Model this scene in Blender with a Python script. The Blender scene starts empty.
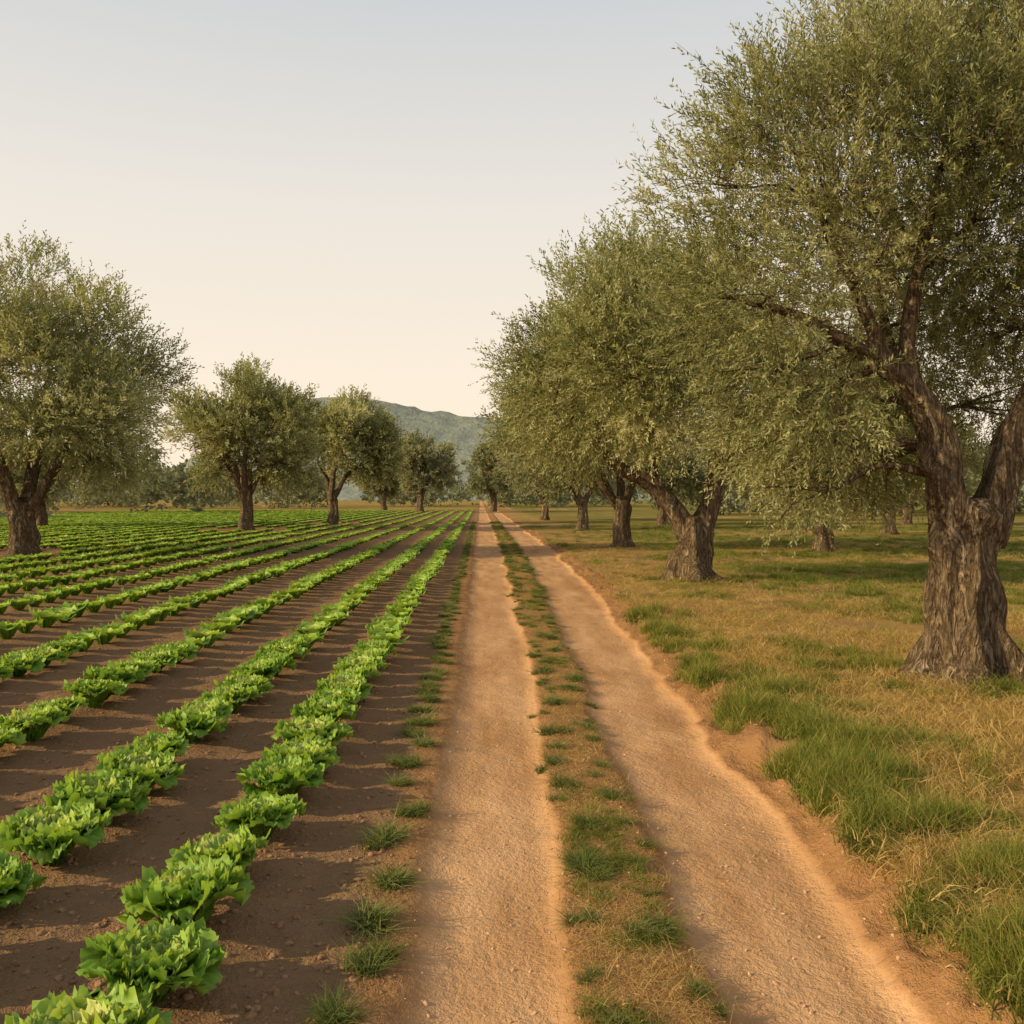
import bpy, math, time, os, numpy as np
from mathutils import Vector
T0=time.time()
rng=np.random.default_rng(7)
scene=bpy.context.scene
COL=scene.collection

# ---------------------------------------------------------------- helpers
def hash2(i,j,s):
    v=np.sin(i*127.1+j*311.7+s*74.7)*43758.5453
    return v-np.floor(v)
def vn(x,y,s=0):
    xi=np.floor(x);yi=np.floor(y);fx=x-xi;fy=y-yi
    fx=fx*fx*(3-2*fx);fy=fy*fy*(3-2*fy)
    a=hash2(xi,yi,s);b=hash2(xi+1,yi,s);c=hash2(xi,yi+1,s);d=hash2(xi+1,yi+1,s)
    return (a*(1-fx)+b*fx)*(1-fy)+(c*(1-fx)+d*fx)*fy
def fbm(x,y,s=0,o=4):
    r=0;a=.5;t=0
    for k in range(o):
        r=r+a*vn(x,y,s+k*13.7);t+=a;a*=.5;x=x*2.03+11.3;y=y*2.03+5.1
    return r/t
def sm(a,b,x):
    t=np.clip((x-a)/(b-a),0,1);return t*t*(3-2*t)
def norm(v): return v/(np.linalg.norm(v,axis=-1,keepdims=True)+1e-9)

def mesh_np(name,V,F,mat=None,smooth=True,attrs=None):
    V=np.asarray(V,dtype=np.float32);F=np.asarray(F,dtype=np.int32)
    me=bpy.data.meshes.new(name)
    me.vertices.add(len(V));me.vertices.foreach_set('co',V.ravel())
    me.loops.add(F.size);me.loops.foreach_set('vertex_index',F.ravel())
    me.polygons.add(len(F));me.polygons.foreach_set('loop_start',np.arange(0,F.size,F.shape[1],dtype=np.int32))
    me.update(calc_edges=True)
    me.polygons.foreach_set('use_smooth',np.full(len(F),bool(smooth)))
    if attrs:
        for k,a in attrs.items():
            at=me.attributes.new(k,'FLOAT','POINT');at.data.foreach_set('value',np.asarray(a,dtype=np.float32))
    if mat: me.materials.append(mat)
    return me
def obj(name,data,parent=None,loc=(0,0,0),link=True):
    o=bpy.data.objects.new(name,data);o.location=loc
    if link: COL.objects.link(o)
    if parent: o.parent=parent
    return o

class NT:
    def __init__(s,mat):
        mat.use_nodes=True;s.t=mat.node_tree;s.t.nodes.clear()
    def n(s,ty,**kw):
        nd=s.t.nodes.new(ty)
        for k,v in kw.items(): setattr(nd,k,v)
        return nd
    def l(s,a,b): s.t.links.new(a,b)
    def ramp(s,fac,stops):
        r=s.n('ShaderNodeValToRGB');e=r.color_ramp.elements
        while len(e)<len(stops): e.new(.5)
        for i,(p,c) in enumerate(stops):
            e[i].position=p;e[i].color=(*c,1)
        s.l(fac,r.inputs[0]);return r.outputs[0]
    def mix(s,fac,a,b,bt='MIX'):
        m=s.n('ShaderNodeMix',data_type='RGBA',blend_type=bt)
        for inp,v in ((m.inputs[0],fac),(m.inputs[6],a),(m.inputs[7],b)):
            if isinstance(v,(int,float)): inp.default_value=v
            elif isinstance(v,tuple): inp.default_value=(*v,1)
            else: s.l(v,inp)
        return m.outputs[2]
    def math(s,op,a,b=0.0,c=None,clamp=False):
        m=s.n('ShaderNodeMath',operation=op,use_clamp=clamp)
        for i,v in enumerate((a,b,c)):
            if v is None: continue
            if isinstance(v,(int,float)): m.inputs[i].default_value=v
            else: s.l(v,m.inputs[i])
        return m.outputs[0]
    def noise(s,vec,scale,det=4,rough=.55):
        n=s.n('ShaderNodeTexNoise');n.inputs['Scale'].default_value=scale;n.inputs['Detail'].default_value=det;n.inputs['Roughness'].default_value=rough
        if vec is not None: s.l(vec,n.inputs['Vector'])
        return n.outputs[0]
    def attr(s,name):
        a=s.n('ShaderNodeAttribute');a.attribute_name=name;return a.outputs['Fac']

# ---------------------------------------------------------------- materials
def foliage_mat(name,stops,transl=.35,rough=None,attr='tint',rnd=.25,trcol=None):
    m=bpy.data.materials.new(name);t=NT(m)
    f=t.attr(attr)
    if rnd:
        oi=t.n('ShaderNodeObjectInfo')
        f=t.math('ADD',f,t.math('MULTIPLY',t.math('SUBTRACT',oi.outputs['Random'],.5),rnd),clamp=True)
    c=t.ramp(f,stops)
    if rough:
        p=t.n('ShaderNodeBsdfPrincipled');p.inputs['Roughness'].default_value=rough;p.inputs['Specular IOR Level'].default_value=.35
        t.l(c,p.inputs['Base Color'])
    else:
        p=t.n('ShaderNodeBsdfDiffuse');t.l(c,p.inputs['Color'])
    tr=t.n('ShaderNodeBsdfTranslucent')
    t.l(t.mix(1.0,c,trcol or (1.45,1.35,.75),'MULTIPLY'),tr.inputs['Color'])
    mx=t.n('ShaderNodeMixShader');mx.inputs[0].default_value=transl
    t.l(p.outputs[0],mx.inputs[1]);t.l(tr.outputs[0],mx.inputs[2])
    o=t.n('ShaderNodeOutputMaterial');t.l(mx.outputs[0],o.inputs[0]);return m

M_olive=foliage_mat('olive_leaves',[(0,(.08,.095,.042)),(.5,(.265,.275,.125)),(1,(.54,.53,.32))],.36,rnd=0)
M_olive_far=foliage_mat('olive_leaves_hazy',[(0,(.14,.16,.09)),(.5,(.25,.26,.15)),(1,(.40,.39,.25))],.34,rnd=0)  # olive leaves for far trees, aerial haze mixed into the colour
M_distant=foliage_mat('distant_leaves_hazy',[(0,(.15,.17,.11)),(.5,(.21,.225,.15)),(1,(.28,.285,.195))],.3,rnd=0)  # paler, low-contrast leaf colour stands in for distance haze
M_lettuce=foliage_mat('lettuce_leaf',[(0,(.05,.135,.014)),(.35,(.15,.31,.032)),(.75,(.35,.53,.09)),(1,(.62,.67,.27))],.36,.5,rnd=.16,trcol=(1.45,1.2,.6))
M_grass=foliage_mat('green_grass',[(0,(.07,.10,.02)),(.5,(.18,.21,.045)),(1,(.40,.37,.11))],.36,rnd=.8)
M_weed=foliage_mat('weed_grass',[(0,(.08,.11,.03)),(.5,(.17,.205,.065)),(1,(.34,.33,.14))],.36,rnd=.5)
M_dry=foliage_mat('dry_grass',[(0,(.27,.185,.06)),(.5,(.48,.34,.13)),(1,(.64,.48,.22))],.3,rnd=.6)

def bark_mat():
    m=bpy.data.materials.new('olive_bark');t=NT(m)
    tc=t.n('ShaderNodeTexCoord');mp=t.n('ShaderNodeMapping');mp.inputs['Scale'].default_value=(1,1,.26)
    t.l(tc.outputs['Object'],mp.inputs[0]);v=mp.outputs[0]
    def dn(sc,det,dist):
        n=t.n('ShaderNodeTexNoise');n.inputs['Scale'].default_value=sc;n.inputs['Detail'].default_value=det;n.inputs['Distortion'].default_value=dist;n.inputs['Roughness'].default_value=.62;t.l(v,n.inputs['Vector']);return n.outputs[0]
    n1=dn(10,4,1.0);n2=dn(40,3,.4)
    rid=t.math('SUBTRACT',1.0,t.math('ABSOLUTE',t.math('MULTIPLY',t.math('SUBTRACT',n1,.5),5.0)),clamp=True)
    h=t.math('SUBTRACT',t.math('ADD',t.math('MULTIPLY',n1,.8),t.math('MULTIPLY',n2,.55)),t.math('MULTIPLY',rid,.35))
    c=t.ramp(h,[(.20,(.034,.023,.014)),(.38,(.125,.088,.055)),(.60,(.33,.245,.16)),(.84,(.50,.40,.28))])
    p=t.n('ShaderNodeBsdfDiffuse')
    t.l(c,p.inputs['Color'])
    b=t.n('ShaderNodeBump');b.inputs['Strength'].default_value=1;b.inputs['Distance'].default_value=.08;t.l(h,b.inputs['Height']);t.l(b.outputs[0],p.inputs['Normal'])
    o=t.n('ShaderNodeOutputMaterial');t.l(p.outputs[0],o.inputs[0]);return m
M_bark=bark_mat()

def ground_mat():
    m=bpy.data.materials.new('ground_soil_and_dirt');t=NT(m)
    g=t.n('ShaderNodeNewGeometry');P=g.outputs['Position']
    nm=t.noise(P,5,3,.65);nf=t.noise(P,45,3,.7);nv=t.noise(P,150,1,.6)
    nb=t.attr('n_big');ns=t.attr('n_trk')
    soil=t.mix(nm,(.20,.118,.064),(.37,.232,.132))
    soil=t.mix(t.math('MULTIPLY',nf,.6),soil,(.23,.138,.076))
    trk=t.ramp(ns,[(.3,(.46,.262,.130)),(.5,(.585,.350,.187)),(.72,(.70,.44,.25))])
    trk=t.mix(t.math('MULTIPLY',nf,.55),trk,(.43,.238,.118))
    dirt=t.mix(nm,(.27,.138,.060),(.44,.25,.122))
    dry=t.mix(nm,(.33,.205,.072),(.53,.355,.14))
    dry=t.mix(t.math('MULTIPLY',nf,.7),dry,(.28,.185,.065))
    grn=t.mix(nm,(.15,.15,.036),(.25,.22,.062))
    edge=t.math('MULTIPLY',t.math('SUBTRACT',nf,.5),.9)
    def msk(name,amp=1.0):
        x=t.math('ADD',t.attr(name),t.math('MULTIPLY',edge,amp))
        return t.math('MULTIPLY_ADD',t.math('SUBTRACT',x,.5),2.2,.5,clamp=True)
    gr=t.mix(msk('green',.8),dry,grn)
    c=t.mix(msk('m_dirt'),soil,dirt)
    c=t.mix(msk('m_grass'),c,gr)
    mtr=msk('m_track',.7)
    c=t.mix(mtr,c,trk)
    c=t.mix(t.math('MULTIPLY',nb,.5),c,t.mix(1.0,c,(.66,.60,.55),'MULTIPLY'))
    p=t.n('ShaderNodeBsdfDiffuse')
    t.l(c,p.inputs['Color'])
    hh=t.math('ADD',t.math('ADD',t.math('MULTIPLY',nm,1.0),t.math('MULTIPLY',nf,.42)),t.math('MULTIPLY',nv,.13))
    hh=t.math('MULTIPLY',hh,t.math('SUBTRACT',1.0,t.math('MULTIPLY',mtr,.35)))
    b=t.n('ShaderNodeBump');b.inputs['Strength'].default_value=.95;b.inputs['Distance'].default_value=.05;t.l(hh,b.inputs['Height']);t.l(b.outputs[0],p.inputs['Normal'])
    o=t.n('ShaderNodeOutputMaterial');t.l(p.outputs[0],o.inputs[0]);return m
M_ground=ground_mat()

def simple_mat(name,c1,c2,scale,lo=.35,hi=.65,bump=0):
    m=bpy.data.materials.new(name);t=NT(m)
    g=t.n('ShaderNodeNewGeometry');n=t.noise(g.outputs['Position'],scale,4,.65)
    p=t.n('ShaderNodeBsdfDiffuse')
    t.l(t.ramp(n,[(lo,c1),(hi,c2)]),p.inputs['Color'])
    if bump:
        b=t.n('ShaderNodeBump');b.inputs['Distance'].default_value=bump;t.l(n,b.inputs['Height']);t.l(b.outputs[0],p.inputs['Normal'])
    o=t.n('ShaderNodeOutputMaterial');t.l(p.outputs[0],o.inputs[0]);return m
M_hill=simple_mat('hazy_wooded_hills',(.20,.228,.20),(.265,.285,.24),.07,bump=4)  # haze over the hills is put into this pale base colour
M_clod=simple_mat('soil_clod',(.21,.12,.064),(.35,.21,.12),30)
M_peb=simple_mat('pebble',(.42,.27,.16),(.60,.40,.25),60)

# ---------------------------------------------------------------- terrain
eY=[0,2.74,4.77,7.13,14.1,27.7,65,400]
E0=[-.25,-.243,-.212,-.174,-.157,-.154,-.15,-.15]
E1=[.33,.335,.387,.475,.549,.66,.72,.8]
E2=[.78,.776,.78,.855,1.06,1.25,1.3,1.4]
E3=[1.34,1.38,1.50,1.60,1.98,2.25,2.3,2.4]
ROWS=[-1.02,-1.84]+[-2.92-1.17*k for k in range(34)]
ROWSA=np.array(ROWS)
R1=(4.02,7.3);R2=(3.99,16.7);R3=(4.37,27.7)
MOUNDS=[(*R1,.05,.8),(*R2,.05,1.1),(*R3,.06,1.2)]
def edges(x,y):
    w=(fbm(x*0+y*1.3,y*.9,3)-.5)*.16
    return np.interp(y,eY,E0)+w,np.interp(y,eY,E1)+(fbm(y*1.1,y*0+4,5)-.5)*.16,np.interp(y,eY,E2)+(fbm(y*1.2,y*0+9,6)-.5)*.18,np.interp(y,eY,E3)+(fbm(y*.9,y*0+2,8)-.5)*.26+(fbm(y*3.5,y*0+7,9)-.5)*.14
def height(x,y):
    e0,e1,e2,e3=edges(x,y)
    near=1-sm(30,70,y)
    d=np.min(np.abs(x[...,None]-ROWSA),axis=-1)
    h=.035*np.exp(-(d/.28)**2)*near*sm(-.6,-.9,x)
    h=h+(fbm(x*1.2,y*1.2,21)-.5)*.05*near
    h=h+(fbm(x*6,y*6,31)-.5)*.035*near*(.4+.6*sm(-.4,-.7,x))
    t1=sm(e0-.1,e0+.12,x)*(1-sm(e1-.12,e1+.06,x));t2=sm(e2-.06,e2+.12,x)*(1-sm(e3-.12,e3+.02,x))
    h=h-.045*t1-.05*t2
    H=np.interp(y,[0,3,6,9,16,40,80],[.17,.17,.13,.09,.05,.03,.0])
    u=sm(e3-.04,e3+.24+.20*fbm(x*3,y*3,4),x)
    h=h+H*u
    h=h+(fbm(x*7,y*7,35)-.5)*.18*sm(e3-.05,e3+.1,x)*(1-sm(e3+.28,e3+.55,x))*near
    for (a,b,mh,r) in MOUNDS: h=h+mh*np.exp(-((x-a)**2+(y-b)**2)/(r*r))
    return h
def greenness(x,y):
    e3=np.interp(y,eY,E3)
    g=fbm(x*.9,y*.7,51,4)
    v=sm(.49,.65,g)*.6
    v=np.maximum(v,(1-sm(.5,1.0,x-e3))*sm(-.1,.1,x-e3)*(1-sm(7,9,y))*sm(.36,.50,fbm(x*1.7,y*1.5,52))*.85)
    v=np.maximum(v,sm(8.5,10,y)*(1-sm(11,14,y))*(1-sm(1.0,2.4,x-e3))*.8*sm(.35,.55,g))
    v=v+sm(10,15,y)*(.25+.65*sm(.38,.54,fbm(x*.14,y*.5,77)))*sm(3.6,6.5,x)
    return np.clip(v,0,1)
def H1(x,y):
    return float(height(np.array([float(x)]),np.array([float(y)]))[0])

xs=np.concatenate([-np.geomspace(1500,60,22)[:-1],np.arange(-60,-6,.2),np.arange(-6,3.6,.032),np.arange(3.6,14,.09),np.geomspace(14,1500,60)])
ys=np.concatenate([np.linspace(-25,1.8,24)[:-1],np.geomspace(1.8,120,420)[:-1],np.geomspace(120,2500,30)])
X,Y=np.meshgrid(xs,ys);xf=X.ravel();yf=Y.ravel()
Z=np.zeros_like(xf)
for i in range(0,len(xf),60000):
    Z[i:i+60000]=height(xf[i:i+60000],yf[i:i+60000])
e0,e1,e2,e3=edges(xf,yf)
mt=sm(e0-.14,e0+.10,xf)*(1-sm(e1-.10,e1+.06,xf));mt=mt+sm(e2-.06,e2+.10,xf)*(1-sm(e3-.1,e3+.04,xf))
md=sm(e0-.35,e0-.05,xf)*(1-sm(e3+.5,e3+.8,xf))
strip=sm(e1,e1+.08,xf)*(1-sm(e2-.08,e2,xf))
gn=greenness(xf,yf)
mg=sm(e3+.22,e3+.42,xf)*(.50+.50*sm(.38,.6,fbm(xf*1.6,yf*1.6,61)))
for (a_,b_,_,r_) in MOUNDS: mg=mg*(1-.75*np.exp(-((xf-a_)**2+(yf-b_)**2)/(.75*r_)**2))
mg=np.maximum(mg,strip*(.05+.4*sm(.5,.65,fbm(xf*3,yf*2,62))+.3*sm(12,28,yf)))
gn=np.where(strip>.3,.05+.4*fbm(xf*2,yf*2,63),gn)
far=sm(95,135,yf);mg=np.maximum(mg,far*(xf<0));gn=np.where((xf<0)&(far>.2),.45,gn)
nbig=fbm(xf*.8,yf*.8,111);ntrk=fbm(xf*8,yf*1.1,112)*.65+fbm(xf*2.5,yf*2.5,113)*.35
nx,ny=len(xs),len(ys)
idx=np.arange(nx*ny).reshape(ny,nx)
F=np.stack([idx[:-1,:-1],idx[:-1,1:],idx[1:,1:],idx[1:,:-1]],-1).reshape(-1,4)
obj('ground',mesh_np('ground',np.stack([xf,yf,Z],1),F,M_ground,True,{'m_track':mt,'m_dirt':md,'m_grass':mg,'green':gn,'n_big':nbig,'n_trk':ntrk}))

# ---------------------------------------------------------------- hills
hx=np.linspace(-900,1700,300);hy=np.linspace(500,1300,90)
A,B=np.meshgrid(hx,hy);a=A.ravel();b=B.ravel()
prof=np.interp(a,[-900,-520,-380,-300,-245,-190,-140,-100,-30,60,200,400,700,1700],[0,2,5,14,60,98,103,98,86,80,70,58,50,30])
s=np.exp(-((b-900)/170)**2)
z=(prof+6)*s+ (fbm(a*.006,b*.006,90)-.5)*12*s+(fbm(a*.03,b*.03,91)-.5)*13*s+(fbm(a*.2,b*.2,93)-.5)*6*s-7
i2=np.arange(len(a)).reshape(len(hy),len(hx))
F=np.stack([i2[:-1,:-1],i2[:-1,1:],i2[1:,1:],i2[1:,:-1]],-1).reshape(-1,4)
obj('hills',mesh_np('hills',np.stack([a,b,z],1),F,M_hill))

# ---------------------------------------------------------------- instancing
def make_collection(name,meshes):
    c=bpy.data.collections.new(name)
    for i,me in enumerate(meshes):
        o=bpy.data.objects.new('%s_part_%02d'%(name,i),me);c.objects.link(o)
    return c
def group_for(coll):
    ng=bpy.data.node_groups.new('scatter_'+coll.name,'GeometryNodeTree')
    ng.interface.new_socket('Geometry',in_out='INPUT',socket_type='NodeSocketGeometry')
    ng.interface.new_socket('Geometry',in_out='OUTPUT',socket_type='NodeSocketGeometry')
    N=ng.nodes;L=ng.links
    gi=N.new('NodeGroupInput');go=N.new('NodeGroupOutput')
    ci=N.new('GeometryNodeCollectionInfo');ci.inputs['Collection'].default_value=coll
    ci.inputs['Separate Children'].default_value=True;ci.inputs['Reset Children'].default_value=True
    ip=N.new('GeometryNodeInstanceOnPoints');ip.inputs['Pick Instance'].default_value=True
    def na(n,ty):
        a=N.new('GeometryNodeInputNamedAttribute');a.data_type=ty;a.inputs['Name'].default_value=n;return a.outputs['Attribute']
    L.new(gi.outputs[0],ip.inputs['Points']);L.new(ci.outputs[0],ip.inputs['Instance'])
    L.new(na('idx','INT'),ip.inputs['Instance Index'])
    L.new(na('rot','FLOAT_VECTOR'),ip.inputs['Rotation']);L.new(na('scl','FLOAT_VECTOR'),ip.inputs['Scale'])
    L.new(ip.outputs[0],go.inputs[0]);return ng
def scatter(name,ng,nproto,x,y,z,scl,tilt=.12,sclz=None,idx=None):
    n=len(x)
    me=bpy.data.meshes.new(name);me.vertices.add(n)
    me.vertices.foreach_set('co',np.stack([x,y,z],1).astype(np.float32).ravel())
    ix=rng.integers(0,nproto,n) if idx is None else idx
    a=me.attributes.new('idx','INT','POINT');a.data.foreach_set('value',ix.astype(np.int32))
    r=np.stack([rng.normal(0,tilt,n),rng.normal(0,tilt,n),rng.uniform(0,6.283,n)],1)
    a=me.attributes.new('rot','FLOAT_VECTOR','POINT');a.data.foreach_set('vector',r.astype(np.float32).ravel())
    sz=scl if sclz is None else sclz
    a=me.attributes.new('scl','FLOAT_VECTOR','POINT');a.data.foreach_set('vector',np.stack([scl,scl,sz],1).astype(np.float32).ravel())
    me.update();o=obj(name,me);m=o.modifiers.new('scatter','NODES');m.node_group=ng;return o

# ---------------------------------------------------------------- lettuce
def lettuce_mesh(seed,NL,ns,nt,fine=1.0):
    r=np.random.default_rng(seed);Vs=[];Fs=[];T=[];off=0
    for k in range(NL):
        q=k/(NL-1)                    # 0 outer, 1 inner
        az=k*2.39996+r.normal(0,.2)
        L=.235*(1-.34*q)*r.uniform(.9,1.08);W=.092*(1-.28*q)*r.uniform(.9,1.15)
        if fine<1: W*=1.35
        ea=math.radians(56+32*q+r.normal(0,4));eb=math.radians(-46+102*q+r.normal(0,11))
        s=np.linspace(0,1,ns);t=np.linspace(-1,1,nt)
        ang=ea+(eb-ea)*s**1.7
        ds=L/(ns-1)
        R=np.concatenate([[0],np.cumsum(np.cos(ang[:-1])*ds)])+.012
        Zc=np.concatenate([[0],np.cumsum(np.sin(ang[:-1])*ds)])
        S,Tt=np.meshgrid(s,t,indexing='ij')
        w=W*(.30+1.0*S**.75)*(1-.28*np.clip((S-.6)/.4,0,1)**2)
        rr=R[:,None]+0*Tt;zz=Zc[:,None]+0*Tt
        tipr=.30*L*(np.abs(Tt)**2.6)*S**3
        rr=rr-tipr*np.cos(ang)[:,None];zz=zz-tipr*np.sin(ang)[:,None]
        side=Tt*w
        ph=r.uniform(0,6.28,6)
        e=np.clip(np.maximum(np.abs(Tt)**2*S**.6,S**5),0,1)
        if fine==1:
            ruf=e*(.013*np.sin(6*Tt+ph[0]+2*S)+.012*np.sin(14*Tt*S+12*S*Tt+ph[1])+.007*np.sin(22*Tt+13*S+ph[2]))
            crin=.0030*np.sin(13*S+9*Tt+ph[3])+.0025*np.sin(19*S-12*Tt+ph[5])
            jag=.006*e*np.sin(18*S+ph[4])*np.sign(Tt);rj=.006*S**4*np.sin(15*Tt+ph[5])
        else:
            ruf=.016*e*(np.sin(5.5*Tt+ph[0]+2*S)+.8*np.sin(8*S+ph[1]));crin=0;jag=0;rj=0
        cup=.026*(Tt**2)*S*(1.1-.2*q)
        rib=-.006*np.exp(-(Tt/.14)**2)*(1-S)
        nr=-np.sin(ang)[:,None];nz=np.cos(ang)[:,None]
        dd=ruf+cup+crin+rib
        rr=rr+nr*dd+rj;zz=zz+nz*dd
        side=side+jag
        x=rr*math.cos(az)-side*math.sin(az);y=rr*math.sin(az)+side*math.cos(az)
        Vs.append(np.stack([x,y,zz+.005],-1).reshape(-1,3))
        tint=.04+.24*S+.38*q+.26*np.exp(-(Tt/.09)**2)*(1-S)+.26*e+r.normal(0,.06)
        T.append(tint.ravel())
        ii=np.arange(ns*nt).reshape(ns,nt)+off
        Fs.append(np.stack([ii[:-1,:-1],ii[:-1,1:],ii[1:,1:],ii[1:,:-1]],-1).reshape(-1,4));off+=ns*nt
    return mesh_np('lettuce_head',np.concatenate(Vs),np.concatenate(Fs),M_lettuce,True,{'tint':np.concatenate(T)})
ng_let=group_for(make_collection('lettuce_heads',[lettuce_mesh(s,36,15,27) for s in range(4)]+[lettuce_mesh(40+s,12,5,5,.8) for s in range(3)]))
FIELD_TREES=[(-12.7,25,1.5),(-11.6,45,2.2),(-9.0,55,2.2)]
for ri,rx in enumerate(ROWS):
    y0=max(1.45,abs(rx)/.70-1.0)
    y=[];v=y0
    while v<112: y.append(v);v+=.455 if v<35 else .54
    y=np.array(y)+rng.normal(0,.02,len(y))
    x=rx+rng.normal(0,.02,len(y))
    keep=rng.random(len(y))>.006
    for (tx,ty,tr) in FIELD_TREES: keep&=((x-tx)**2+((y-ty)*.8)**2)>tr*tr
    x=x[keep];y=y[keep]
    if len(x)<3: continue
    sc=rng.normal(1.08,.075,len(x)).clip(.88,1.22)*np.interp(y,[0,12,40],[1,.97,.92])
    ix=np.where(y<9,rng.integers(0,4,len(y)),4+rng.integers(0,3,len(y)))
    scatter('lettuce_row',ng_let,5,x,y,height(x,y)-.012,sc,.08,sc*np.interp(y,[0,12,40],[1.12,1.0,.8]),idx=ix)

# ---------------------------------------------------------------- grass
def tuft_mesh(name,seed,nb,hmin,hmax,rad,lean,w,mat,splay=0.0,ns=3):
    r=np.random.default_rng(seed)
    base=np.stack([r.normal(0,rad,nb),r.normal(0,rad,nb),np.full(nb,-.01)],1)
    az=r.uniform(0,6.283,nb);h=r.uniform(hmin,hmax,nb)
    dirx=np.cos(az);diry=np.sin(az);le=np.abs(r.normal(lean,lean*.5,nb))
    V=[];T=[]
    fa=r.uniform(0,6.283,nb)
    for k in range(ns):
        s=k/(ns-1)
        cx=base[:,0]+dirx*h*le*s**1.7;cy=base[:,1]+diry*h*le*s**1.7;cz=base[:,2]+h*(s-splay*s*s)
        ww=w*(1-s**1.5*.93)
        V.append(np.stack([cx-np.cos(fa)*ww,cy-np.sin(fa)*ww,cz],1));V.append(np.stack([cx+np.cos(fa)*ww,cy+np.sin(fa)*ww,cz],1))
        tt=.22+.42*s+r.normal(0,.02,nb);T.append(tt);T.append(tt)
    V=np.stack(V,1);T=np.stack(T,1)+r.normal(0,.16,nb)[:,None]
    b=np.arange(nb)[:,None]*(2*ns);F=[]
    for k in range(ns-1): F.append(b+np.array([[2*k,2*k+1,2*k+3,2*k+2]]))
    return mesh_np(name,V.reshape(-1,3),np.concatenate(F),mat,False,{'tint':T.ravel()})
ng_green=group_for(make_collection('green_tufts',[tuft_mesh('green_tuft',s,44,.05,.15,.04,.6,.0022,M_grass,.25) for s in range(5)]))
ng_dry=group_for(make_collection('dry_tufts',[tuft_mesh('dry_tuft',10+s,26,.03,.10,.06,.8,.0017,M_dry,.3) for s in range(5)]))
ng_weed=group_for(make_collection('weed_tufts',[tuft_mesh('weed_tuft',20+s,100,.05,.115,.018,1.0,.0028,M_weed,.45,4) for s in range(5)]))

def sample(n,y0,y1,xmax,seed):
    r=np.random.default_rng(seed);u=r.random(n)**1.25
    y=y0*(y1/y0)**u
    e=np.interp(y,eY,E3)
    x=e+.05+(np.minimum(xmax,.62*y+1.6)-e)*r.random(n)
    return x,y
x,y=sample(20000,2.5,55,30,1)
e=edges(x,y)[3];g=greenness(x,y)
lum=fbm(x*1.6,y*1.6,88)
clump=fbm(x*2.6,y*2.6,188,3)
r_=rng.random(len(x))
ok=(x>e+.2)
for (a_,b_,_,q_) in MOUNDS: ok&=((x-a_)**2+(y-b_)**2)>.55**2
far=np.interp(y,[0,8,20,50],[1,1.15,1.8,3.0])
gm=ok&(r_<g*1.0+.03)&(lum>.34)&((clump>.48)|(y>16))
hz=np.interp(y,[0,12,30,80],[.72,.60,.34,.16])
hv=.5+1.1*sm(.45,.68,clump)
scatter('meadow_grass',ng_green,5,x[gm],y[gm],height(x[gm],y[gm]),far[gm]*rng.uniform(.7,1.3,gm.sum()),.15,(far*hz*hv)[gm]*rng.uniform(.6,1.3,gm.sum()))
dm=ok&(~gm)&(lum>.36)&(y<32)
scatter('dry_grass',ng_dry,5,x[dm],y[dm],height(x[dm],y[dm]),far[dm]*rng.uniform(.9,1.7,dm.sum()),.2,(far*np.interp(y,[0,12,30,80],[1.05,.66,.3,.15]))[dm]*rng.uniform(.5,1.6,dm.sum()))
# lush clumps along the bank lip
n=4200;y=2.0*(12/2.0)**rng.random(n);e=edges(y*0,y)[3]
x=e+.14+np.abs(rng.normal(0,.34,n))
cl=fbm(x*3.4+3,y*3.4,99,3)
k=(cl>.53)|((fbm(x*1.1,y*.8,98)>.46)&(y<5.2)&(cl>.43))
x=x[k];y=y[k];hv=.45+1.3*sm(.43,.68,cl[k])
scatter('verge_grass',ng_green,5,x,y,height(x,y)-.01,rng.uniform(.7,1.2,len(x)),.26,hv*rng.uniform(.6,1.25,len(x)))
# middle strip: clumps along both rut edges, sparse dry grass between
wx=[];wy=[];ws=[]
for side in (0,1):
    v=2.0
    while v<60:
        v+=rng.uniform(.14,.46)*(1+v/30)
        ed=edges(np.array([0.]),np.array([v]));a0=ed[1][0];b0=ed[2][0];wd=b0-a0
        c0=a0+wd*(.17 if side==0 else .84)+rng.normal(0,.04)
        s0=rng.uniform(.5,1.25);f=np.interp(v,[0,8,20,60],[1,1,1.5,2.2])
        for q in range(int(rng.integers(2,5))):
            wx.append(c0+rng.normal(0,.03));wy.append(v+rng.normal(0,.04*f));ws.append(s0*rng.uniform(.7,1.1)*f)
wx=np.array(wx);wy=np.array(wy);ws=np.array(ws)
scatter('strip_grass',ng_weed,5,wx,wy,height(wx,wy),ws,.12,ws*np.interp(wy,[0,8,30,70],[1,.8,.45,.3]))
n=2600;y=2.0*(60/2.0)**rng.random(n);ed=edges(y*0,y);x=ed[1]+.03+(ed[2]-ed[1]-.06)*rng.random(n)
f2=np.interp(y,[0,8,20,60,110],[1,1,1.3,2,2.4])
gk=(fbm(x*3,y*1.5,45)>.64-.12*sm(8,20,y))
scatter('strip_dry_grass',ng_dry,5,x[~gk],y[~gk],height(x[~gk],y[~gk]),f2[~gk]*rng.uniform(.5,1.1,(~gk).sum()),.15,(f2*.5)[~gk]*rng.uniform(.4,1.0,(~gk).sum()))
scatter('strip_green_grass',ng_green,5,x[gk],y[gk],height(x[gk],y[gk]),f2[gk]*rng.uniform(.5,.9,gk.sum()),.15,(f2*.35)[gk]*rng.uniform(.4,1.0,gk.sum()))
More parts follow.
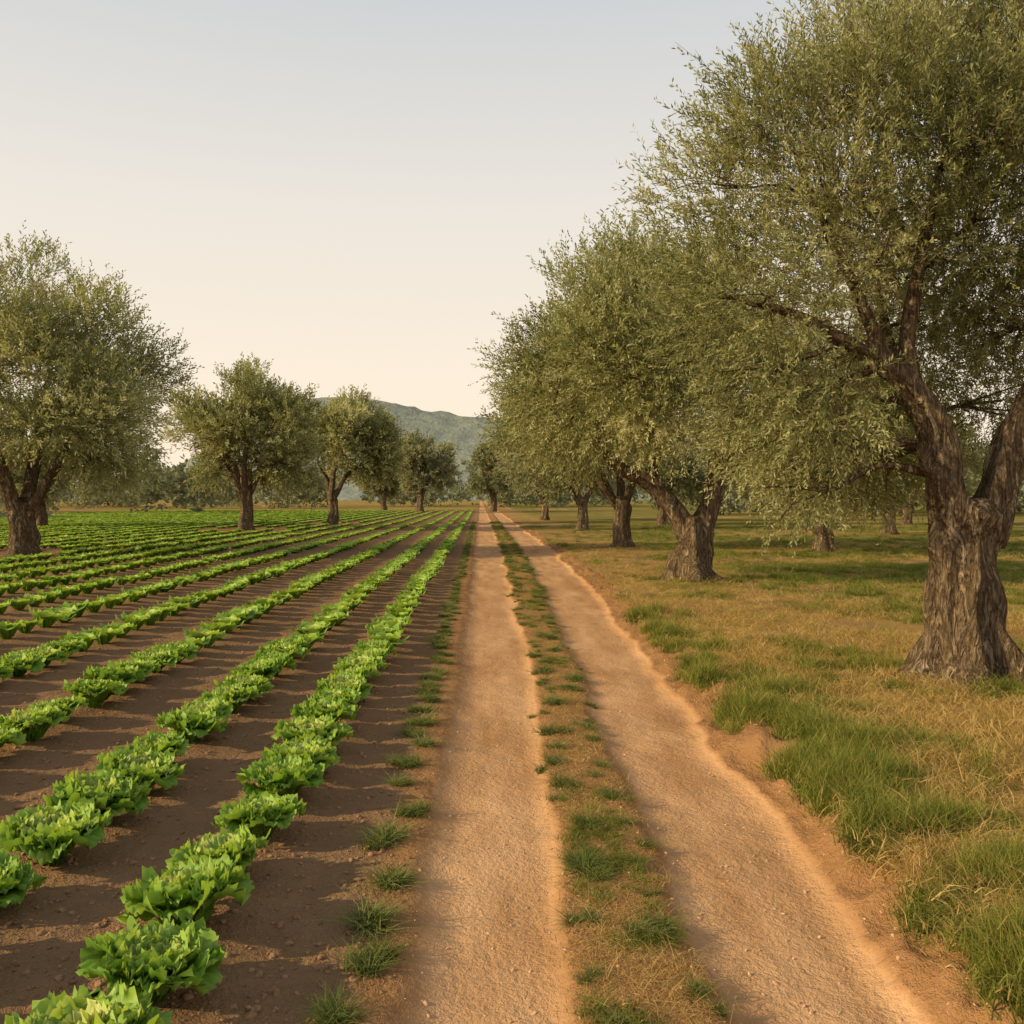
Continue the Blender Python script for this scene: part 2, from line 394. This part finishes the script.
# weeds row left of the track
yy=2.3;wx=[];wy=[];ws=[]
while yy<60:
    yy+=rng.uniform(.24,.46);cx=-.41+rng.normal(0,.03);s0=rng.uniform(.8,1.35)
    for q in range(int(rng.integers(3,5))):
        wx.append(cx+rng.normal(0,.025));wy.append(yy+rng.normal(0,.035));ws.append(s0*rng.uniform(.7,1.1))
wx=np.array(wx);wy=np.array(wy);ws=np.array(ws)
scatter('weed_row',ng_weed,5,wx,wy,height(wx,wy),ws,.1)

# clods and pebbles
def rock(seed,mat):
    import bmesh
    bm=bmesh.new();bmesh.ops.create_icosphere(bm,subdivisions=2,radius=1)
    r=np.random.default_rng(seed);d=r.normal(0,1,(6,3))
    for v in bm.verts:
        k=1+sum(.13*math.sin(2.2*float(np.dot(dd,v.co))+i*1.7) for i,dd in enumerate(d))
        v.co=Vector((v.co.x*k,v.co.y*k*.85,v.co.z*k*.6))
    me=bpy.data.meshes.new('clod');bm.to_mesh(me);bm.free();me.materials.append(mat);return me
ng_clod=group_for(make_collection('clods',[rock(s,M_clod) for s in range(5)]))
ng_peb=group_for(make_collection('pebbles',[rock(20+s,M_peb) for s in range(5)]))
n=7000;y=2.0*(14/2.0)**rng.random(n);x=-.3-rng.random(n)*(.6*y+.6)
scatter('soil_clods',ng_clod,5,x,y,height(x,y)+.001,.004+.014*rng.random(n)**3,.5)
n=2600;y=2.0*(10/2.0)**rng.random(n);x=-.3+rng.random(n)*2.3
scatter('gravel',ng_peb,5,x,y,height(x,y)+.0005,.0018+.008*rng.random(n)**4,.5)

# ---------------------------------------------------------------- trees
def catmull(P,n):
    P=np.asarray(P,float);Q=np.vstack([2*P[0]-P[1],P,2*P[-1]-P[-2]]);out=[]
    m=len(P)-1
    for u in np.linspace(0,m-1e-6,n):
        i=int(u);t=u-i;a,b,c,d=Q[i],Q[i+1],Q[i+2],Q[i+3]
        out.append(.5*((2*b)+(c-a)*t+(2*a-5*b+4*c-d)*t*t+(-a+3*b-3*c+d)*t**3))
    return np.array(out)
def tube(P,nring,nside,seed=0,gnarl=0.0,flare=0.0):
    C=catmull(P,nring);pts=C[:,:3];rad=np.maximum(C[:,3],.003)
    tan=norm(np.gradient(pts,axis=0))
    up=np.array([0,1.0,0.05]);u=norm(np.cross(tan,up));v=np.cross(tan,u)
    th=np.linspace(0,2*np.pi,nside,endpoint=False)
    t=np.linspace(0,1,nring)[:,None];TH=th[None,:]
    k=np.ones((nring,nside))
    if gnarl:
        r=np.random.default_rng(seed);ph=r.uniform(0,6.28,6)
        k+=gnarl*(.45*np.sin(3*TH+ph[0]+2.5*t)+.4*np.sin(5*TH+ph[1]-3*t)+.30*np.sin(9*TH+ph[2]+4*t+np.sin(9*t+ph[3]))+.22*np.sin(15*TH+ph[4]+5*t)+.5*np.sin(7*t*2+ph[5]+TH)+.35*np.sin(23*t+ph[3]+2*TH))
    if flare:
        zz=(pts[:,2]-pts[0,2])[:,None]
        k+=flare*np.exp(-zz/.24)*(.8+.55*np.sin(5*TH+1.0)+.3*np.sin(8*TH+2.2))
    R=rad[:,None]*k
    V=pts[:,None,:]+R[...,None]*(np.cos(TH)[...,None]*u[:,None,:]+np.sin(TH)[...,None]*v[:,None,:])
    ii=np.arange(nring*nside).reshape(nring,nside);jj=np.roll(ii,-1,1)
    F=np.stack([ii[:-1],jj[:-1],jj[1:],ii[1:]],-1).reshape(-1,4)
    V=V.reshape(-1,3);n0=len(V);V=np.vstack([V,pts[0],pts[-1]])
    cap=[]
    for a in range(0,nside,2):
        cap.append([n0,(a+2)%nside,(a+1)%nside,a]);o=(nring-1)*nside
        cap.append([n0+1,o+a,o+(a+1)%nside,o+(a+2)%nside])
    return V,np.vstack([F,cap])
def merge(parts):
    Vs=[];Fs=[];o=0
    for V,F in parts: Vs.append(V);Fs.append(F+o);o+=len(V)
    return np.vstack(Vs),np.vstack(Fs)

def leaves(blobs,center,ntwig,K,tl,ll,lw,seed,droop=.10):
    r=np.random.default_rng(seed);B=np.array(blobs)
    wt=B[:,3]**2.3;wt/=wt.sum();bi=r.choice(len(B),ntwig,p=wt)
    d=norm(r.normal(0,1,(ntwig,3)))
    u=r.random(ntwig)**.42
    br=B[bi,3]
    sq=np.stack([br,br,br*.85],1)
    p=B[bi,:3]+d*sq*u[:,None]
    oc=norm(p-center)
    hz=(p[:,2]-center[2]);hr=np.abs(B[:,2]-center[2]).max()
    bias=np.clip(hz/hr,-1,1)
    tw=oc*.55+d*.50+r.normal(0,.36,(ntwig,3))
    tw[:,2]+=.50+.50*bias
    low=bias<-.35
    tw[:,2]-=np.where(low,r.uniform(-.1,.85,ntwig),0)
    tw=norm(tw);L=tl*r.uniform(.5,1.4,ntwig)*np.where(low,.85,1.0)
    t=(np.arange(K)+.5)/K
    pos=p[:,None,:]+tw[:,None,:]*(L[:,None,None]*t[None,:,None])
    pos[...,2]-=(droop*L[:,None]*t[None,:]**2)
    e1=norm(np.cross(tw,np.array([.1,.2,1.0])));e2=np.cross(tw,e1)
    a=(np.arange(K)*1.5708*1.03)[None,:]+ (np.arange(K)%2)[None,:]*np.pi+r.uniform(0,6.28,(ntwig,1))+r.normal(0,.4,(ntwig,K))
    sd=np.cos(a)[...,None]*e1[:,None,:]+np.sin(a)[...,None]*e2[:,None,:]
    ld=norm(tw[:,None,:]*.80+sd*.68+r.normal(0,.18,(ntwig,K,3)))
    l=(ll*r.uniform(.7,1.25,(ntwig,K))*(1-.35*t)[None,:])[...,None]
    wn=norm(np.cross(ld,norm(r.normal(0,1,(ntwig,K,3)))))*(lw*.5)
    b=pos;m=pos+ld*l*.5
    V=np.stack([b,m+wn,b+ld*l,m-wn],2).reshape(-1,3)
    n=ntwig*K;F=np.arange(4*n).reshape(n,4)
    btint=r.normal(0,.13,len(B))
    # inner leaves of each clump get a darker tint, twig tips a paler one
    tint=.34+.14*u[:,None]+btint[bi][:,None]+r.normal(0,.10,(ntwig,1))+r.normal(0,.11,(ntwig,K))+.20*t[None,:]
    T=np.repeat(tint.reshape(-1),4)
    return V,F,T,p,tw,L

def stems(p,tw,L,rad,n):
    a=p[:n]-tw[:n]*.1;b=p[:n]+tw[:n]*L[:n,None]
    e=norm(np.cross(tw[:n],np.array([.1,.2,1.])))*rad;f=np.cross(tw[:n],e)
    V=np.stack([a+e,a-e*.5+f*.8,a-e*.5-f*.8,b+e*.4,b-e*.2+f*.3,b-e*.2-f*.3],1).reshape(-1,3)
    o=(np.arange(n)*6)[:,None];F=np.concatenate([o+[[0,1,4,3]],o+[[1,2,5,4]],o+[[2,0,3,5]]]);return V,F

def build_tree(name,loc,limbs,blobs,center,ntwig,K,tl,ll,lw,seed,mat,remesh=0,detail=1.0,nstem=0,scale=1.0,flare=.8):
    r=np.random.default_rng(seed)
    par=obj(name,None,loc=loc);par.scale=(scale,)*3;par.empty_display_size=.3
    parts=[];nodes=[]
    for li,P in enumerate(limbs):
        P=np.array(P,float)
        V,F=tube(P,int((46 if li==0 else 34)*detail)+6,int(28*detail/2)*2+6 if li==0 else int(18*detail/2)*2+6,seed+li,.24 if li==0 else .20,flare if li==0 else 0)
        parts.append((V,F))
        C=catmull(P,12)
        if li>0: nodes.append(C[3:])
        else: nodes.append(C[-2:])
    V,F=merge(parts);me=mesh_np('trunk',V,F,M_bark)
    o=obj('trunk',me,par)
    if remesh:
        m=o.modifiers.new('fuse','REMESH');m.mode='VOXEL';m.voxel_size=remesh;m.use_smooth_shade=True
    nodes=np.vstack(nodes)
    parts=[]
    for B in blobs:
        c=np.array(B[:3]);d=np.linalg.norm(nodes[:,:3]-c,axis=1)+ np.maximum(0,nodes[:,2]-c[2])*1.2
        s=nodes[np.argmin(d)];r0=min(s[3]*.5,.045)
        ln=np.linalg.norm(c-s[:3])
        m1=s[:3]+(c-s[:3])*.35+r.normal(0,.07,3)*ln;m2=s[:3]+(c-s[:3])*.7+r.normal(0,.07,3)*ln
        parts.append(tube([(*s[:3],r0),(*m1,r0*.8),(*m2,r0*.6),(*c,r0*.4)],10,6))
        for q in range(5 if nstem else 3):
            dd=norm(r.normal(0,1,3)+norm(c-center)*.6+np.array([0,0,.3]));e=c+dd*B[3]*.95;mm=(c+e)/2+r.normal(0,.06,3)*B[3]
            parts.append(tube([(*m2,r0*.4),(*((m2+mm)/2),r0*.3),(*mm,r0*.2),(*e,.004)],7,4))
    V,F=merge(parts);obj('branches',mesh_np('branches',V,F,M_bark),par)
    V,F,T,p,tw,L=leaves(blobs,np.array(center),ntwig,K,tl,ll,lw,seed+5)
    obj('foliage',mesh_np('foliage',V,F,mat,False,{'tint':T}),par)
    if nstem:
        V,F=stems(p,tw,L,.0028*max(1,ll/.07),nstem);obj('twigs',mesh_np('twigs',V,F,M_bark,False),par)
    return par

# nearest tree (right)
limbs=[[(0,0,-.15,.40),(-.02,0,.15,.34),(-.06,0,.6,.28),(-.02,0,1.05,.265),(0,0,1.45,.28),(.0,0,1.66,.18)],
 [(-.08,0,1.3,.19),(-.24,-.05,1.70,.155),(-.27,-.08,2.15,.125),(-.50,-.08,2.60,.11),(-.84,-.05,2.88,.09),(-1.1,0,3.05,.07),(-1.6,.05,3.32,.045),(-2.25,0,3.45,.025)],
 [(-.48,-.08,2.5,.09),(-.56,0,3.0,.075),(-.42,.1,3.6,.06),(-.25,.15,4.4,.04),(-.1,.1,5.2,.02)],
 [(.10,0,1.3,.20),(.32,.03,1.75,.17),(.46,.05,2.25,.145),(.85,.1,3.0,.11),(1.2,.1,3.9,.08),(1.4,.1,4.9,.04)],
 [(.80,.1,2.9,.09),(1.3,.0,3.2,.075),(2.0,-.1,3.7,.05),(2.6,0,4.2,.025)],
 [(-.1,.1,1.6,.11),(-.15,.5,2.3,.08),(-.2,1.0,3.0,.06),(-.3,1.2,3.9,.03)],
 [(-.70,-.06,2.75,.065),(-1.05,-.05,3.5,.05),(-1.35,0,4.2,.035),(-1.6,.1,4.9,.02)],
 [(-.22,-.05,1.75,.10),(-.42,-.1,1.95,.06),(-.5,-.12,2.15,.03)]]
blobs=[(-2.3,0,4.4,.6),(-1.95,-.4,4.85,.58),(-1.5,.2,5.15,.68),(-1.0,-.2,5.4,.76),(-.4,.3,5.7,.85),(.3,-.2,5.85,.85),(1.1,.2,5.8,.9),(2.0,0,5.2,.85),(2.6,.3,4.4,.8),(2.8,-.2,3.5,.75),
(-2.25,.3,3.8,.6),(-1.95,-.5,3.3,.55),(-1.75,.1,2.75,.6),(-1.45,-.55,2.35,.5),(-1.3,.5,2.2,.6),(-1.85,.2,2.2,.42),(-1.35,0,3.95,.75),(-.6,.7,4.4,.8),(-.5,-.8,4.6,.65),(-.85,1.1,3.2,.75),(.2,1.2,3.6,.8),(.35,-.9,4.7,.75),
(.9,1,4.6,.9),(1.0,-.9,4.2,.75),(1.8,.8,3.8,.8),(1.9,-.8,3.3,.65),(-.3,1.6,2.6,.65),(1.2,1.5,2.7,.75),(-1.5,-.7,4.3,.55),(-.9,1.5,2.1,.55),(.5,2.0,3.2,.8),(-1.0,-.5,3.6,.34),(-.1,0,5.0,.8),(.6,.2,4.9,.7),(1.3,-.4,4.9,.7),(.5,-.5,5.3,.6),(-1.2,-.9,5.0,.5),(-2.35,.2,3.2,.42),(-.1,-.5,4.0,.5),(.5,.9,4.0,.8),(1.2,1.1,3.5,.8),(.2,1.6,4.3,.8),(1.1,-.2,3.9,.6),(.6,.5,3.3,.5),(-.35,1.3,1.9,.5),(.5,1.6,2.1,.5),(-1.5,0,1.75,.38),(-1.15,.2,2.75,.5)]
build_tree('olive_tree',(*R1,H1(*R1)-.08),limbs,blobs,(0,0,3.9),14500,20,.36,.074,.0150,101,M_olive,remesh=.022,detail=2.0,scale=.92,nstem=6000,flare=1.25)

def crown(seed,cx,cz,rx,ry,rz,n,br,hollow=False):
    r=np.random.default_rng(seed);out=[];tries=0
    while len(out)<n and tries<4000:
        tries+=1
        d=norm(r.normal(0,1,3));u=r.uniform(.35,.88)
        if d[2]<-.8: continue
        rr=br*r.uniform(.75,1.25)
        p=np.array([cx+d[0]*rx*u,d[1]*ry*u,cz+d[2]*rz*u])
        if hollow and d[2]<-.1 and math.hypot((p[0]-cx)/rx,p[1]/ry)<.45: continue
        if any(np.linalg.norm(p-np.array(q[:3]))<.60*rr for q in out): continue
        out.append((*p,rr))
    return out
# second tree
limbs=[[(0,0,-.15,.45),(0,0,.15,.38),(.02,0,.6,.32),(.0,0,1.0,.31),(0,0,1.25,.2)],
 [(-.12,0,.9,.21),(-.40,0,1.45,.17),(-.85,0,1.85,.135),(-1.4,-.05,2.15,.11),(-1.85,-.05,2.65,.08),(-2.4,0,2.95,.06),(-3.0,0,3.6,.03)],
 [(.14,0,.9,.21),(.32,0,1.5,.18),(.42,.05,2.1,.14),(.55,.1,2.9,.10),(.9,.1,3.9,.07),(1.2,.1,5,.04)],
 [(-.75,0,1.75,.10),(-.75,.05,2.5,.08),(-.9,.1,3.4,.065),(-1.2,.1,4.6,.045),(-1.4,.1,5.6,.03)],
 [(.4,0,1.9,.10),(.9,-.1,2.5,.08),(1.6,-.1,3.1,.05),(2.2,0,3.6,.03)]]
b2=crown(5,-.7,4.15,3.2,2.6,2.25,46,.74,True)+[(-3.2,0,3.9,.6),(-3.0,-.3,3.3,.5),(-2.5,-.3,2.7,.5),(-2.8,.4,4.5,.6),(-1.3,0,5.6,.65)]
b2=[q for q in b2 if not (q[2]<2.75 and q[0]>-2.3 and q[1]<.6)]
build_tree('olive_tree',(*R2,H1(*R2)-.08),limbs,b2,(-.6,0,4.1),9000,15,.48,.108,.026,202,M_olive,remesh=.03,detail=1.4,flare=1.0)

def generic(loc,seed,th,tr,rx,ry,rz,cz,cx,n,br,ntwig,K,tl,ll,lw,mat,detail=.8,remesh=0,name='olive_tree',lean=0):
    r=np.random.default_rng(seed)
    limbs=[[(0,0,-.15,tr*1.2),(0,0,.2,tr*1.0),(lean*.4+r.normal(0,.06),0,th*.55,tr*.82),(lean,0,th,tr*.8),(lean,0,th+.25,tr*.5)]]
    nl=int(r.integers(4,6));a0=r.uniform(0,6.28)
    for i in range(nl):
        a=a0+i*6.283/nl+r.normal(0,.25);ca,sa=math.cos(a),math.sin(a)
        if i==0: ca,sa=-1,0
        if i==1: ca,sa=.9,.2
        rr=tr*r.uniform(.40,.56)
        e=np.array([cx+ca*rx*.62,sa*ry*.62,cz+rz*r.uniform(-.1,.5)]);s=np.array([lean+ca*tr*.3,sa*tr*.3,th-.15])
        m1=s+(e-s)*.3+np.array([0,0,.12*rz])*r.uniform(.2,1)+r.normal(0,.08,3);m2=s+(e-s)*.65+r.normal(0,.15,3)
        limbs.append([(*s,rr),(*m1,rr*.72),(*m2,rr*.42),(*e,rr*.15)])
    b=crown(seed+1,cx,cz,rx,ry,rz,n,br)
    return build_tree(name,(loc[0],loc[1],H1(*loc)-.1),limbs,b,(cx,0,cz-.1*rz),ntwig,K,tl,ll,lw,seed,mat,remesh=remesh,detail=detail)

# right-hand line going away
generic(R3,310,1.4,.28,4.0,3.2,3.0,4.4,-.9,44,.85,4600,12,.62,.18,.048,M_olive)
generic((5.0,44),320,1.5,.28,3.8,3.0,2.8,4.3,-.3,30,.9,2200,11,.75,.28,.075,M_olive_far,.6)
generic((4.6,64),330,1.5,.28,3.4,3.0,2.6,4.1,-.2,26,.9,1400,11,.85,.38,.10,M_olive_far,.6)
# second orchard line to the right
generic((10.0,25.8),340,1.0,.27,3.4,3.0,2.3,3.3,-.3,38,.8,4200,13,.58,.17,.043,M_olive,lean=-.2)
generic((10.8,53),350,1.5,.30,3.4,3.0,2.5,3.8,0,24,.9,1500,11,.85,.36,.09,M_olive_far,.6)
generic((17.5,38),360,1.4,.30,3.6,3.0,2.5,3.7,0,28,.9,2200,11,.75,.26,.07,M_olive,.6)
generic((25,52),370,1.4,.30,4,3.0,2.5,3.7,0,26,1,1500,11,.85,.36,.10,M_olive_far,.6)
generic((15.5,62),372,1.4,.30,4,3.0,2.5,3.7,0,26,1,1500,11,.85,.37,.10,M_olive_far,.6)
# left-hand trees
generic((-12.45,25),410,1.3,.38,4.6,3.5,3.5,4.9,.15,64,.92,8500,13,.58,.15,.037,M_olive,1.0,remesh=.035)
generic((-11.6,45),423,1.9,.36,4.1,3.3,3.3,4.8,.2,54,.95,4800,12,.66,.24,.06,M_olive,.8,remesh=.05)
generic((-9.0,55),430,1.8,.33,3.0,3.0,3.1,4.9,1.1,38,.85,3000,12,.72,.28,.074,M_olive,.7,remesh=.05)
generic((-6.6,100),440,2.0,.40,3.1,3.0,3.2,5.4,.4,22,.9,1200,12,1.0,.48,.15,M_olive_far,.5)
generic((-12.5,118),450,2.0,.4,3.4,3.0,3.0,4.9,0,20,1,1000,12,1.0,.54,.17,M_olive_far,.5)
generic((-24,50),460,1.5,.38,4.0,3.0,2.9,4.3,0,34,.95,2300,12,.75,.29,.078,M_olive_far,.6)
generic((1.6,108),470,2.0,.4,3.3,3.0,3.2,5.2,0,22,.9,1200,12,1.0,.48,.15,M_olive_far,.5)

# distant mass of trees
bl=[];r=np.random.default_rng(77)
def add_line(x0,x1,y0,y1,n,h0,h1):
    for i in range(n):
        x=r.uniform(x0,x1);y=r.uniform(y0,y1);h=r.uniform(h0,h1)
        for q in range(7):
            bl.append((x+r.normal(0,1.6),y+r.normal(0,1.2),h*r.uniform(.12,.85),r.uniform(1.0,1.7)))
add_line(-130,-16,130,190,85,4,8.5)
add_line(-16,30,150,210,44,4.5,8.5)
add_line(20,120,75,120,95,4.5,8.5)
add_line(-75,-32,72,110,22,3.5,7)
V,F,T,p,tw,L=leaves(bl,np.array([0,150,1.0]),15000,8,1.3,.9,.36,9)
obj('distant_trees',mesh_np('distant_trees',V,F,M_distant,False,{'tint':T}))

# ---------------------------------------------------------------- light, sky, camera
el=math.radians(24);az=math.radians(14)
ts=Vector((-math.cos(el)*math.cos(az),-math.cos(el)*math.sin(az),math.sin(el)))
sd=bpy.data.lights.new('sun','SUN');sd.energy=5.0;sd.angle=math.radians(.7);sd.color=(1,.78,.43)
so=obj('sun',sd);so.rotation_euler=ts.to_track_quat('Z','Y').to_euler()
w=bpy.data.worlds.new('World');scene.world=w;t=NT(w)
sky=t.n('ShaderNodeTexSky');sky.sky_type='NISHITA';sky.sun_disc=False
sky.sun_elevation=el;sky.sun_rotation=math.atan2(ts.x,ts.y);sky.air_density=1.0;sky.dust_density=4;sky.ozone_density=1.0
tc=t.n('ShaderNodeTexCoord');sp=t.n('ShaderNodeSeparateXYZ');t.l(tc.outputs['Generated'],sp.inputs[0])
k=1/.12
def kc(*c): return tuple(v*k/9 for v in c)
hz=t.ramp(sp.outputs['Z'],[(0,kc(1.07,.90,.68)),(.12,kc(1.04,.90,.725)),(.30,kc(.89,.83,.745)),(.50,kc(.64,.67,.685)),(1,kc(.30,.33,.36))])
hz8=t.mix(1.0,hz,(9.,9.,9.),'MULTIPLY')
bg=t.n('ShaderNodeBackground');bg.inputs[1].default_value=.12
t.l(t.mix(.94,sky.outputs[0],hz8),bg.inputs[0])
ow=t.n('ShaderNodeOutputWorld');t.l(bg.outputs[0],ow.inputs[0])
cd=bpy.data.cameras.new('camera');cd.lens=31.64;cd.sensor_width=36;cd.clip_end=6000;cd.clip_start=.05
co=obj('camera',cd,loc=(0,0,1.6));co.rotation_euler=(math.radians(90-.89),0,math.radians(-2.04))
scene.camera=co
scene.view_settings.view_transform='Standard';scene.view_settings.look='None';scene.view_settings.exposure=0
print('verts',sum(len(m.vertices) for m in bpy.data.meshes),time.time()-T0)
